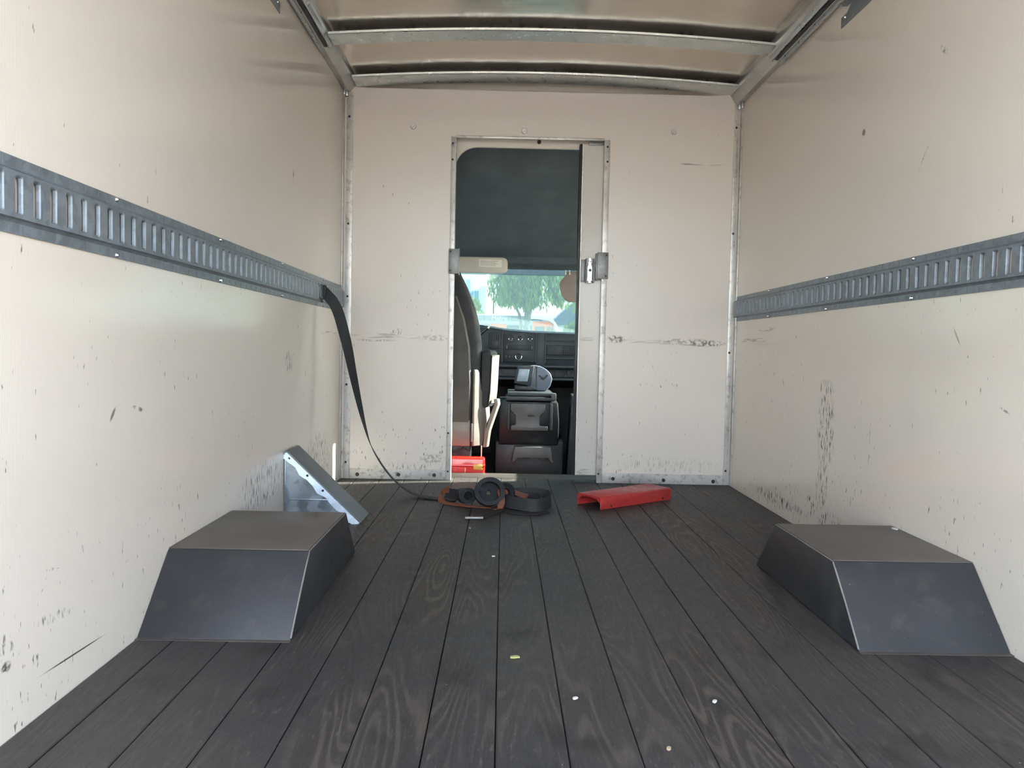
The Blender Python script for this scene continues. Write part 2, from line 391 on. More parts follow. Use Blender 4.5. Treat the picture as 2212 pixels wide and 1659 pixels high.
for nm, a, b, rv, lb in (('trim_6', -.288, -.2635, [(-.28, 1.737), (-.28, 1.655), (-.279, .247), (-.278, .046)], 'aluminium strip along the left side of the doorway'),
                         ('trim_7', .4985, .527, [(.514, 1.737), (.515, 1.662), (.508, .048)], 'aluminium strip along the right side of the doorway')):
    s_ = MB().box(a, b, YB-.007, YB, .0, DT)
    if a < 0: s_.box(b-.005, b, YB, YB+.05, 0, DT)
    else: s_.box(a, a+.004, YB, YB+.022, 0, DT)
    s_ = struct(s_.build(nm, M_alu, bevel=.001), lb)
    copies(MB().cyl((0,0,0), (0,-1,0), .0055, .004, .003, 10).build('rivet', M_bolt, s_, org=(0,0,0)), [(x, YB-.007, z) for x, z in rv], s_)
hd_ = struct(MB().box(-.2635, .4985, YB-.0055, YB, DT-.004, DT+.008).build('trim_8', M_alu, bevel=.001), 'thin aluminium edge along the top of the doorway')

# inner front panel with the rounded cab opening, behind the sliding door
def fillet(cx, cz, sx, r, n=8):
    """the cream piece left in a top corner of a rounded opening; corner at (cx, cz)"""
    arc = [(cx + sx*(r - r*math.cos(q)), cz - r + r*math.sin(q)) for q in [math.pi/2*k/n for k in range(n+1)]]
    return [(cx, cz)] + arc
pn = MB().box(XL-.03, -.272, 4.118, 4.134, -.7, 2.14).box(.80, XR+.03, 4.118, 4.134, -.7, 2.14).box(-.272, .80, 4.118, 4.134, 1.742, 2.14)
pn.prism(fillet(-.272, 1.742, 1, .115), 'y', 4.118, 4.134).prism(fillet(.80, 1.742, -1, .115), 'y', 4.118, 4.134)
wall_o = struct(pn.build('wall_cab', wall_material('inner_panel', 'y', (.70, .65, .58), [], .4, False), smooth=20))
wall_o['label'] = 'cream inner panel with a round cornered cab opening'
copies(MB().cyl((0,0,0), (0,-1,0), .011, .009, .005, 12).build('bolt', M_bolt, wall_o, org=(0,0,0)), [(.165, 4.118, 1.775)], wall_o)

# sliding door, half slid into the pocket on the right
sdoor = thing('door_1', 'cream sliding door pushed back into its pocket right of the opening', 'door', (.75, 4.085, 0))
sdoor['kind'] = 'structure'
MB().box(.389, 1.12, 4.074, 4.100, .034, 1.758).build('door_panel', wall_material('door_skin', 'y', (.735, .69, .64), [(.44, .75, .05, .015, 0, .4, 'h'), (.44, .05, .05, .02, 0, .6, 'h')], .28), sdoor, bevel=.002)
MB().box(.3745, .389, 4.070, 4.110, .034, 1.758).build('dark_edge', M_rub, sdoor, bevel=.003)  # black strip along the leading edge of the door
MB().box(.389, .3925, 4.071, 4.075, .034, 1.758).build('edge_strip', M_alu, sdoor)
MB().box(.42, .495, 4.066, 4.078, 1.752, 1.766).build('roller_track', M_lock, sdoor, bevel=.001)
# catch on the door
lt = thing('door_latch', 'worn zinc slide latch on the edge of the sliding door', 'latch', (.437, 4.07, 1.04))
MB().box(.396, .418, 4.068, 4.0745, 1.047, 1.163).build('mounting_plate', M_lock, lt, bevel=.0015)
MB().box(.4175, .4235, 4.048, 4.072, 1.041, 1.168).build('guide_rail', M_lock, lt, bevel=.0015)
MB().box(.456, .462, 4.048, 4.072, 1.041, 1.168).build('guide_rail', M_lock, lt, bevel=.0015)
MB().prism([(.425,1.050),(.455,1.050),(.453,1.075),(.4545,1.12),(.447,1.14),(.453,1.15),(.427,1.15),(.433,1.14),(.4255,1.12),(.427,1.075)], 'y', 4.052, 4.068).build('thumb_plate', M_rivet, lt, bevel=.002)
MB().cyl((.44, 4.053, 1.107), (0,-1,0), .0085, .0065, .004, 14).build('thumb_hole', M_bolt, lt)
MB().box(.432, .448, 4.050, 4.066, 1.150, 1.172).build('bolt_end', M_rivet, lt, bevel=.002)
MB().box(.432, .448, 4.050, 4.066, 1.040, 1.054).build('bolt_end', M_rivet, lt, bevel=.002)
# strike boxes on both jambs
sk = thing('strike_plate', 'zinc strike box screwed to the left door strip', 'strike plate', (-.264, YB-.01, 1.072))
MB().box(-.291, -.240, YB-.020, YB-.0075, 1.072, 1.199).build('plate', M_lock, sk, bevel=.0015)
MB().box(-.2415, -.2365, YB-.018, YB+.03, 1.068, 1.203).build('bent_lip', M_lock, sk, bevel=.001)
copies(MB().cyl((0,0,0), (0,-1,0), .0045, .0035, .002, 10).build('screw', M_bolt, sk, org=(0,0,0)), [(-.2825, YB-.020, 1.185), (-.2825, YB-.020, 1.088)], sk)
sk = thing('strike_plate', 'zinc strike box screwed to the right door strip beside the latch', 'strike plate', (.5, YB-.01, 1.062))
MB().box(.474, .531, YB-.020, YB-.0075, 1.062, 1.197).build('plate', M_lock, sk, bevel=.0015)
MB().box(.4675, .4745, YB-.018, YB+.02, 1.057, 1.192).build('bent_lip', M_lock, sk, bevel=.001)
copies(MB().cyl((0,0,0), (0,-1,0), .0045, .0035, .002, 10).build('screw', M_bolt, sk, org=(0,0,0)), [(.521, YB-.020, 1.183), (.519, YB-.020, 1.076)], sk)

# ------------------------------------------------------------------ roof: skin, bows, side rails
def zroof(x, base=2.0): s = (x - (XL+XR)/2) / ((XR-XL)/2); return base + .042*(1 - s*s)
cl = MB(); xs = [XL + (XR-XL)*i/28 for i in range(29)]
rings = [[(x, y, zroof(x, 2.040)) for x in xs] + [(x, y, zroof(x, 2.044)) for x in reversed(xs)] for y in [YR + (4.13-YR)*j/24 for j in range(25)]]
ceiling = struct(cl.loft(rings).build('ceiling', M_ceil))
def bow(y, wdt, nm, lab):
    x0, x1 = XL+.066, XR-.06
    xs = [x0 + (x1-x0)*i/24 for i in range(25)]
    h = wdt/2; prof = [(-h-.004, .012), (-h-.004, .003), (-h, 0), (h, 0), (h+.006, .006), (h+.008, .038), (h+.004, .038), (h+.001, .010), (h-.006, .004), (-h, .004), (-h, .012)]
    o = MB().loft([[(x, y+py, zroof(x, 2.004)+pz) for py, pz in prof] for x in xs]).build(nm, M_bow, bevel=0, smooth=30, org=(0, y, 2.0))
    return tag(o, lab, 'roof bow', 'roof bows across the ceiling')
bow(3.965, .13, 'roof_bow', 'galvanised roof bow right against the top of the bulkhead')
bow(3.435, .11, 'roof_bow', 'galvanised roof bow second from the bulkhead')
for k in range(4): tag(bow(2.85 - .58*k, .11, 'roof_bow', 'x'), 'galvanised roof bow %s from the bulkhead' % ('third', 'fourth', 'fifth', 'sixth')[k], 'roof bow', 'roof bows across the ceiling')
tr_l = struct(MB().prism([(XL, 1.986), (XL+.030, 1.984), (XL+.036, 1.992), (XL+.062, 2.022), (XL+.066, 2.03), (XL+.066, 2.10), (XL, 2.10)], 'y', YR, 4.045).build('trim_9', M_toprail, bevel=.0015), 'left top rail of grey aluminium')
tr_r = struct(MB().prism([(XR, 1.966), (XR-.030, 1.964), (XR-.036, 1.974), (XR-.060, 2.012), (XR-.064, 2.02), (XR-.064, 2.10), (XR, 2.10)], 'y', YR, 4.045).build('trim_10', M_toprail, bevel=.0015), 'right top rail of grey aluminium')
for o, x in ((tr_l, XL+.012), (tr_r, XR-.012)):
    z = 1.975 if x < 0 else 1.955
    MB().box(x-.010, x+.010, 4.018, 4.043, z-.016, z+.02).build('end_cap', M_toprail, o, bevel=.002)
    MB().box(x+(.012 if x > 0 else -.012)*.0 - .026*(1 if x > 0 else -1)*0 - .004, x+.004, 3.985, 4.0, z-.02, z+.01).build('end_clip', M_toprail, o, bevel=.002)
# door tracks below the rails, with their wall plates
for s, X, ye, yp, lb in ((1, XL, 3.46, 2.89, 'steel roll door track along the top of the left wall'), (-1, XR, 3.43, 2.852, 'steel roll door track along the top of the right wall')):
    zb = 1.972 if s > 0 else 1.952
    dt = thing('door_track', lb, 'door track', (X, ye, zb))
    MB().prism([(X+s*.012, zb), (X+s*.026, zb-.004), (X+s*.028, zb+.010), (X+s*.020, zb+.022), (X+s*.012, zb+.016)], 'y', YR+.1, ye).build('outer_lip', M_bow, dt, bevel=.001)
    MB().prism([(X+s*.044, zb+.022), (X+s*.052, zb+.020), (X+s*.060, zb+.040), (X+s*.050, zb+.046)], 'y', YR+.1, ye+.03).build('inner_lip', M_bow, dt, bevel=.001)
    MB().box(min(X+s*.026, X+s*.046), max(X+s*.026, X+s*.046), YR+.1, ye-.005, zb+.014, zb+.020).build('track_groove', M_rub, dt)
    zt = zb - .045
    MB().prism([(yp, zt), (yp, zt-.038), (YR+.1, zt-.038), (YR+.1, zt+.03), (yp-.09, zt+.03), (yp-.05, zt)], 'x', X, X+s*.004).build('wall_plate', M_rail, dt, bevel=.001)
    MB().box(min(X, X+s*.02), max(X, X+s*.02), YR+.1, yp-.04, zt+.024, zt+.03).build('plate_flange', M_rail, dt)
    r = MB().cyl((0,0,0), (s,0,0), .005, .003, .004, 10).build('rivet', M_rivet, dt, org=(0,0,0)); copies(r, [(X+s*.004, yp-.035, zt-.012)], dt)

# ------------------------------------------------------------------ slotted tie-down rails
def tie_rail(X, s, z0, z1, ys, slots, lab):
    """X wall plane, s = +1 rail faces +x; slots = slot centre y values"""
    root = thing('tie_down_rail', lab, 'tie-down rail', (X, ys[0], z0), 'slotted rails along the side walls')
    H = z1-z0; k = H/.13
    prof = [(.0005, 0), (.0035, 0), (.0035, .019*k), (.0125, .026*k)]            # (standoff, height) lower half
    zlo, zhi = z0+.026*k, z1-.026*k; d = .0125; zc = (zlo+zhi)/2
    mb = MB(); P = lambda a, y, z: (X+s*a, y, z)
    a, b = ys
    for (d0, h0), (d1, h1) in zip(prof, prof[1:]):
        mb.add([P(d0,a,z0+h0), P(d0,b,z0+h0), P(d1,b,z0+h1), P(d1,a,z0+h1)], [(0,1,2,3)])
        mb.add([P(d0,a,z1-h0), P(d0,b,z1-h0), P(d1,b,z1-h1), P(d1,a,z1-h1)], [(0,1,2,3)])
    W = .0254; hw, hh, r = .0088, .031*k, .0045
    hole = [(hw, hh-r), (hw-r*.3, hh-r*.3), (hw-r, hh), (-hw+r, hh), (-hw+r*.3, hh-r*.3), (-hw, hh-r), (-hw, -hh+r), (-hw+r*.3, -hh+r*.3), (-hw+r, -hh), (hw-r, -hh), (hw-r*.3, -hh+r*.3), (hw, -hh+r)]
    first = slots[0]-W; last = slots[-1]+W
    for c in slots:
        H0, H1 = zlo-zc, zhi-zc
        rl = lambda sc_, dep: [P(dep, c+p[0]*sc_ , zc+p[1]*(1-(1-sc_)*.35)) for p in hole]
        r0 = rl(1.22, d); r1 = rl(1.0, d-.0022); r2 = rl(.9, d-.0068); r3 = rl(.9, .001)
        o = [P(d,c+W,zc+p) for p in (hh-r, )]
        # face pieces
        q = hole; S = 1.22; zz = lambda i: zc+q[i][1]*(1+.22*.35); yy = lambda i: c+q[i][0]*S
        mb.add([P(d,c+W,zz(0)), P(d,c+W,zz(11)), P(d,yy(11),zz(11)), P(d,yy(0),zz(0))], [(0,1,2,3)])
        mb.add([P(d,c-W,zz(5)), P(d,c-W,zz(6)), P(d,yy(6),zz(6)), P(d,yy(5),zz(5))], [(0,1,2,3)])
        mb.add([P(d,yy(2),zc+H1), P(d,yy(3),zc+H1), P(d,yy(3),zz(3)), P(d,yy(2),zz(2))], [(0,1,2,3)])
        mb.add([P(d,yy(8),zc+H0), P(d,yy(9),zc+H0), P(d,yy(9),zz(9)), P(d,yy(8),zz(8))], [(0,1,2,3)])
        for (i0,i1,i2,sy,hz) in ((0,1,2,1,H1), (5,4,3,-1,H1), (6,7,8,-1,H0), (11,10,9,1,H0)):
            mb.add([P(d,c+sy*W,zz(i0)), P(d,c+sy*W,zc+hz), P(d,yy(i2),zc+hz), P(d,yy(i2),zz(i2)), P(d,yy(i1),zz(i1)), P(d,yy(i0),zz(i0))], [(0,1,2,3,4,5)])
        n = 12
        for A, B in ((r0, r1), (r1, r2)):
            mb.add(A+B, [(i, (i+1) % n, n+(i+1) % n, n+i) for i in range(n)])
    for (a0, b0) in ((a, first), (last, b)):
        if b0-a0 > .001: mb.add([P(d,a0,zlo), P(d,b0,zlo), P(d,b0,zhi), P(d,a0,zhi)], [(0,1,2,3)])
    # end face
    mb.add([P(.0005,b,z0), P(.0035,b,z0), P(.0035,b,z0+.019*k), P(d,b,zlo), P(d,b,zhi), P(.0035,b,z1-.019*k), P(.0035,b,z1), P(.0005,b,z1)], [tuple(range(8))])
    mb.build('slotted_strip', M_rail, root, smooth=28)
    nb = MB()                                                                    # punched ticks along both flanges
    for c in slots:
        y = c + .0254*.9
        if y > b-.01: continue
        for zq in (z0+.0095*k, z1-.0095*k):
            nb.add([P(.0034,y-.0012,zq-.006), P(.0034,y+.0012,zq-.006), P(.0034,y+.0012,zq+.006), P(.0034,y-.0012,zq+.006),
                    P(.0039,y-.0006,zq-.005), P(.0039,y+.0006,zq-.005), P(.0039,y+.0006,zq+.005), P(.0039,y-.0006,zq+.005)],
                   [(0,1,5,4),(1,2,6,5),(2,3,7,6),(3,0,4,7),(4,5,6,7)])
    ob = nb.build('flange_notches', M_notch, root, kind='stuff')
    return root
SL = [1.2901 + .0508*i for i in range(-9, 54)]
rail_l = tie_rail(XL, 1, .866, .9965, (YR+.01, 4.034), [y for y in SL if y < 4.005], 'slotted grey tie-down rail along the left wall with a strap hooked in')
SR = [3.9666 - .0508*i for i in range(-1, 62)][::-1]
rail_r = tie_rail(XR, -1, .8555, .9825, (YR+.01, 4.030), [y for y in SR if y < 4.005], 'slotted grey tie-down rail along the right wall')
for root, X, s, yy, z0, z1 in ((rail_l, XL, 1, (1.07, 1.692, 2.303, 2.937, 3.60), .872, .9905), (rail_r, XR, -1, (1.05, 1.66, 2.282, 2.889, 3.522), .862, .977)):
    copies(MB().cyl((0,0,0), (s,0,0), .0062, .0035, .0045, 12).build('rivet', M_rivet, root, org=(0,0,0)), [(X+s*.0035, y, z) for y in yy for z in (z0, z1)], root)

# ------------------------------------------------------------------ wheel boxes
def wheel_box(xw, xi, y0, y1, yt0, yt1, h, lab):
    root = thing('wheel_box', lab, 'wheel box', ((xw+xi)/2, (y0+y1)/2, 0), 'wheel boxes on the floor')
    b = MB()
    v = [(xw,y0,.0), (xi,y0,.0), (xi,y1,.0), (xw,y1,.0), (xw,yt0,h), (xi,yt0,h), (xi,yt1,h), (xw,yt1,h)]
    b.add(v, [(0,1,2,3)[::-1], (4,5,6,7), (0,1,5,4), (1,2,6,5), (2,3,7,6), (3,0,4,7)])
    b.build('body', M_black, root, bevel=.004, seg=2, smooth=25)
    s = 1 if xi > xw else -1
    MB().box(min(xw, xi+s*-.004), max(xw, xi-s*.004), yt0+.004, yt1-.004, h-.001, h+.0016).build('top_plate', M_dusty_sheen, root, bevel=.001)  # settled dust, colour also lightened for the ceiling's reflection on the top
    # scraped weld along the near inner edge, thin foot plate
    MB().tube([(xi-s*.001, y0+.006, .004), (xi-s*.001, (y0+yt0)/2, h/2), (xi-s*.001, yt0+.002, h-.003)], .0022, 6).build('weld_seam', M_edge, root)
    MB().tube([(xi-s*.001, yt0+.004, h-.0012), (xi-s*.001, yt1-.004, h-.0012)], .0014, 6).build('weld_seam', M_edge, root)
    MB().box(min(xw, xi), max(xw, xi), y0-.010, y0+.004, .0, .0012).build('foot_flange', M_dusty_sheen, root)
    return root
wheel_box(XL+.001, -.4815, 1.784, 2.577, 1.955, 2.420, .167, 'black steel wheel box against the left wall')
wheel_box(XR-.001, .841, 1.770, 2.513, 1.929, 2.350, .171, 'black steel wheel box against the right wall')

# ------------------------------------------------------------------ galvanised corner wedge by the left wall
wd = thing('galvanised_wedge', 'dented galvanised steel wedge leaning against the left wall behind the wheel box', 'metal wedge', (-.72, 3.08, 0))
xa, xb = XL+.006, -.565; h = .268; ya, yb = 3.0, 3.165
MB().prism([(xa, .002), (xb, .002), (xa+.004, h), (xa, h)], 'y', ya, ya+.003).build('side_plate', M_galv, wd)
MB().prism([(xa, .002), (xb, .002), (xa+.004, h), (xa, h)], 'y', yb-.003, yb).build('side_plate', M_galv, wd)
MB().prism([(xb+.022, .001), (xb+.026, .005), (xa+.008, h+.010), (xa, h+.012), (xa, h+.007)], 'y', ya-.006, yb+.006).build('slope_plate', galvanised('dull_galvanised', (.20, .21, .222), .5, .6, 50), wd, bevel=.001)
L_ = Vector((xa-xb, 0, h)).normalized(); nrm = Vector((h, 0, -(xa-xb))).normalized()*-1
fl = []
for k in range(13):
    f = k/12; p = Vector((xb+.02, ya-.006, .004)).lerp(Vector((xa+.004, ya-.006, h+.006)), f)
    wv = .026 + .006*math.sin(k*2.3) - .010*abs(f-.5)
    fl.append([p, p + nrm*wv + Vector((0, -.004, 0)), p + nrm*wv + Vector((0, -.002, 0)), p + Vector((0, .002, 0))])
MB().loft(fl).build('folded_flange', M_galv, wd, smooth=60)
MB().box(xa-.004, xa, ya-.006, yb+.006, .001, h+.006).build('back_plate', M_galv, wd, bevel=.001)
MB().box(xa+.02, xa+.17, ya-.004, ya+.001, .088, .0935).build('pressed_rib', M_galv, wd, bevel=.002)
copies(MB().cyl((0,0,0), (0,-1,0), .005, .005, .003, 8).build('rivet_hole', M_bolt, wd, org=(0,0,0)),
       [(xa+.014, ya-.005, h-.018), (xa+.085, ya-.005, h-.083), (xa+.145, ya-.005, h-.14), (xa+.22, ya-.005, .03)], wd)

# ------------------------------------------------------------------ red channel on the floor
A = Vector((.434, 3.339, 0)); ex = (Vector((.801, 3.614, 0))-A).normalized(); ey = Vector((-ex.y, ex.x, 0))
ch = thing('red_channel', 'red painted steel channel lying upside down near the bulkhead', 'steel channel', A + ex*.23 + ey*.075)
Lc, Wc, Hc, T = .455, .150, .054, .004
outer = [(0, 0), (0, Hc-.006), (.006, Hc), (Wc-.006, Hc), (Wc, Hc-.006), (Wc, 0), (Wc-T, 0), (Wc-T, Hc-.03), (Wc-.03, Hc-.012), (Wc*.5, Hc-.008), (.03, Hc-.012), (T, Hc-.03), (T, 0)]
W3 = lambda u, q: A + ex*u + ey*q[0] + Vector((0, 0, q[1] + .0005))
MB().loft([[W3(u, q) for q in outer] for u in (0, Lc)]).build('channel_body', M_red, ch, bevel=.0012, seg=1)
copies(MB().cyl((0,0,0), -ey, .0045, .0045, .0015, 10).build('bolt_hole', M_bolt, ch, org=(0,0,0)), [W3(.065, (0, .010)), W3(.40, (0, .012))], ch)

# ------------------------------------------------------------------ cargo strap
st = thing('cargo_strap', 'black cargo strap hanging from the left rail into a coiled bundle', 'strap', (-.05, 3.4, 0))
hang = [((-.822, 3.545, .935), (0, .25, 1), .050), ((-.800, 3.535, .915), (.2, .2, 1), .050), ((-.772, 3.53, .885), (.55, .1, .8), .050), ((-.748, 3.53, .835), (.95, 0, .35), .050),
        ((-.728, 3.535, .765), (1, -.1, .15), .050), ((-.706, 3.54, .675), (1, -.35, .1), .050), ((-.688, 3.545, .585), (.95, -.6, .1), .049), ((-.668, 3.55, .490), (.8, -.75, 0), .049),
        ((-.648, 3.555, .400), (.62, -.85, 0), .049), ((-.628, 3.56, .320), (.42, -.95, 0), .049), ((-.605, 3.565, .245), (.25, -1, 0), .049), ((-.575, 3.57, .185), (.15, -1, 0), .049),
        ((-.535, 3.57, .125), (.08, -1, .05), .049), ((-.49, 3.565, .075), (.05, -1, .08), .049), ((-.44, 3.555, .038), (0, -1, .08), .049), ((-.385, 3.54, .014), (0, -1, .04), .049),
        ((-.33, 3.525, .006), (0, -1, 0), .049), ((-.27, 3.50, .005), (0, -1, 0), .049), ((-.20, 3.47, .006), (0, -1, 0), .049)]
def smooth_path(pts, sub=5):
    out = []
    n = len(pts)
    for i in range(n-1):
        p0, p1, p2, p3 = pts[max(i-1, 0)], pts[i], pts[i+1], pts[min(i+2, n-1)]
        for k in range(sub):
            t = k/sub
            out.append(.5*((2*p1) + (p2-p0)*t + (2*p0-5*p1+4*p2-p3)*t*t + (3*p1-p0-3*p2+p3)*t**3))
    out.append(pts[-1]); return out
def web_path(mb, items, wid=None, th=.0032, sub=5):
    P = smooth_path([Vector(i[0]) for i in items], sub); Wd = smooth_path([Vector(i[1]).normalized() for i in items], sub)
    mb.ribbon(P, Wd, wid or .049, th); return mb
web_path(MB(), hang).build('hanging_webbing', M_web, st, smooth=50)
MB().box(XL+.013, XL+.020, 3.530, 3.566, .897, .965).build('rail_fitting', M_lock, st, bevel=.003)
MB().box(XL+.018, XL+.034, 3.520, 3.552, .905, .962).build('fitting_sleeve', M_web, st, bevel=.006)
MB().box(XL+.012, XL+.022, 3.522, 3.532, .882, .902).build('fitting_tongue', M_bolt, st, bevel=.002)
def coil(cx, cy, cz, r0, r1, turns, ax, squash=.9, wid=.05, th=.0032):
    ax = Vector(ax).normalized(); a = ax.cross(Vector((0,0,1))).normalized(); b = a.cross(ax)*-1
    if b.z < 0: b = -b
    pts = []; N = int(turns*28)
    for k in range(N+1):
        t = 2*math.pi*k/28; r = r0 + (r1-r0)*k/N
        pts.append(Vector((cx, cy, cz)) + a*math.cos(t)*r + b*math.sin(t)*r*squash)
    return MB().ribbon(pts, [ax]*len(pts), wid, th)
coil(-.050, 3.350, .068, .047, .066, 4.6, (.10, -1, .30), .93, .062).build('webbing_coil', M_web, st, smooth=60)
coil(-.150, 3.400, .042, .020, .040, 4.2, (.35, -1, .2)).build('webbing_coil', M_web, st, smooth=60)
coil(.010, 3.43, .052, .02, .050, 5.0, (.5, -1, .25)).build('webbing_coil', M_web, st, smooth=60)
coil(-.053, 3.382, .060, .010, .049, 9.0, (.10, -1, .30), .93, .03).build('webbing_coil', M_web, st, smooth=60)
def loop(pts, wd_, wid, mat_, nm, sub=6, th=.003):
    it = [(p, wd_ if not isinstance(wd_, list) else wd_[i]) for i, p in enumerate(pts)]
    return web_path(MB(), it, wid, th, sub).build(nm, mat_, st, smooth=50)
loop([(-.235, 3.50, .050), (-.262, 3.455, .045), (-.268, 3.43, .025), (-.250, 3.40, .010), (-.19, 3.375, .006), (-.11, 3.345, .004), (-.04, 3.34, .003)],
     [(.2,.5,1), (.25,.3,1), (.5,.2,.9), (.3,.8,.3), (.2,1,.1), (.2,1,0), (.2,1,0)], .026, M_org, 'orange_webbing')
loop([(-.25, 3.52, .03), (-.20, 3.46, .035), (-.155, 3.42, .04), (-.15, 3.40, .02)], (.3, .2, 1), .045, M_web, 'webbing_fold')
loop([(.005, 3.40, .085), (-.002, 3.36, .070), (.006, 3.335, .045), (.004, 3.322, .022), (-.006, 3.315, .006), (-.03, 3.31, .003)],
     [(1,.3,.2), (1,.3,.3), (1,.2,.2), (.9,0,.3), (.8,0,.1), (.5,1,0)], .026, M_org, 'orange_webbing')
loop([(.02, 3.43, .055), (.05, 3.44, .055), (.085, 3.43, .045), (.12, 3.415, .036), (.105, 3.395, .022), (.07, 3.40, .015)], [(0,.5,1)]*6, .022, M_org, 'orange_webbing')
# long loop of webbing standing on its edge
ring = [(.0, 3.395, .030), (.03, 3.335, .032), (.08, 3.29, .032), (.14, 3.265, .030), (.185, 3.30, .029), (.222, 3.40, .030), (.205, 3.475, .033), (.14, 3.505, .036), (.07, 3.50, .036), (.02, 3.47, .034), (.0, 3.43, .032)]
loop(ring, [(0,.35,1)]*11, .054, M_web, 'webbing_loop')
loop([(.01, 3.41, .024), (.05, 3.355, .024), (.10, 3.32, .024), (.15, 3.32, .022), (.18, 3.37, .022), (.17, 3.44, .026), (.10, 3.48, .026), (.04, 3.46, .026)], [(0,.25,1)]*8, .046, M_web, 'webbing_loop')
loop([(.03, 3.27, .003), (.09, 3.235, .003), (.15, 3.24, .003), (.19, 3.28, .003)], [(.3,1,0)]*4, .05, M_web, 'webbing_tail')
loop([(.01, 3.30, .004), (-.03, 3.22, .003), (-.075, 3.14, .003)], [(1,-.4,0)]*3, .03, M_web, 'webbing_tail')
tag(MB().cyl((-.142, 3.108, .0065), (1, .06, 0), .0062, .0062, .074, 14).build('metal_pin', M_edge, org=(-.105, 3.11, 0), bevel=.001), 'short silver metal pin lying in front of the strap bundle', 'metal pin')

# ------------------------------------------------------------------ small litter
def chip(loc, sx, sy, rz, mat_, name, lab, cat, hz=.004):
    c, s = math.cos(rz), math.sin(rz)
    pts = [(-sx, -sy*.7), (-sx*.2, -sy), (sx, -sy*.5), (sx*.8, sy*.8), (-sx*.1, sy), (-sx*.9, sy*.6)]
    pts = [(loc[0] + p[0]*c - p[1]*s, loc[1] + p[0]*s + p[1]*c) for p in pts]
    o = MB().prism(pts, 'z', loc[2]+.0004, loc[2]+hz).build(name, mat_, org=loc, bevel=.0006, seg=1)
    return tag(o, lab, cat)
M_yel = simple('yellow_chip', (.42, .40, .16), .6); M_wchip = simple('white_chip', (.62, .62, .60), .6); M_wood = simple('pale_wood_chip', (.42, .32, .22), .7)
chip((.039, 1.706, 0), .011, .006, .1, M_yel, 'wood_chip', 'yellowish chip on the middle planks', 'chip')
chip((1.185, 2.300, .171), .007, .012, .3, M_wchip, 'paper_scrap', 'white scrap on top of the right wheel box', 'scrap')
for p, a, lab in (((.155, 1.505), .5, 'small white chip on the planks below the yellowish chip'), ((-.02, 2.55), .2, 'tiny white crumb on the planks right of the left wheel box'),
                  ((.30, 1.315), 1.0, 'small pale chip near the bottom edge of the picture'), ((-.115, 2.95), 1.4, 'tiny white crumb just in front of the metal pin'), ((.43, 1.50), .8, 'small white chip on the right hand planks')):
    chip((p[0], p[1], 0), .006, .004, a, M_wchip if a < 1 else M_wood, 'wood_chip', lab, 'chip')

# ------------------------------------------------------------------ truck cab
cabm = simple('dark_cab_trim', (.030, .035, .040), .6, 0, .1, 6)
CX0, CX1, CY1 = -.80, 1.16, 5.62
cab_floor = struct(MB().box(CX0, CX1, 4.14, 6.1, -.16, -.12).build('floor_cab', simple('black_rubber_mat', (.012, .014, .017), .55, 0, .1, 10, .2, 90)))
# side shells with a window opening each
def side_shell(x, nm, y0, y1, z0, z1):
    m = MB(); t = .03
    m.box(x, x+t, 4.14, y0, -.16, 1.9).box(x, x+t, y1, 6.1, -.16, 1.9).box(x, x+t, y0, y1, -.16, z0).box(x, x+t, y0, y1, z1, 1.9)
    return struct(m.build(nm, cabm, smooth=0))
side_shell(CX0-.03, 'wall_cab_left', 4.45, 5.45, .66, 1.22)
side_shell(CX1, 'wall_cab_right', 4.22, 5.45, .62, 1.355)
struct(MB().box(CX0-.018, CX0-.014, 4.45, 5.45, .66, 1.22).build('window_1', M_side, smooth=0)); struct(MB().box(CX1+.014, CX1+.018, 4.22, 5.45, .62, 1.355).build('window_2', M_side, smooth=0))
# headliner: high behind, coming down to the windscreen header
hl = [(4.14, 1.84), (4.22, 1.83), (4.34, 1.78), (4.55, 1.66), (4.80, 1.50), (5.0, 1.385), (5.14, 1.315), (5.20, 1.30)]
hp = hl + [(y, z+.03) for y, z in reversed(hl)]
struct(MB().prism(hp, 'x', CX0, CX1).build('ceiling_cab', M_head, smooth=40))
struct(MB().prism([(5.18, 1.315), (5.20, 1.262), (5.27, 1.240), (5.42, 1.243), (5.46, 1.27), (5.30, 1.36)], 'x', CX0, CX1).build('trim_11', M_head, bevel=.008), 'dark padded header above the windshield')
# windshield: clear pane with a tinted band at the top
def gz(y): return 1.285 - (y-5.43)*.80
ws = lambda y0, y1: MB().prism([(y0, gz(y0)), (y1, gz(y1)), (y1, gz(y1)-.006), (y0, gz(y0)-.006)], 'x', CX0, CX1)
win = struct(ws(5.513, 6.05).build('window_3', M_glass, smooth=0))
ws(5.41, 5.513).build('tint_band', M_band, win, smooth=0)
struct(MB().box(CX0, CX1, 6.03, 6.1, -.16, .80).build('wall_cab_front', M_dark2, smooth=0))

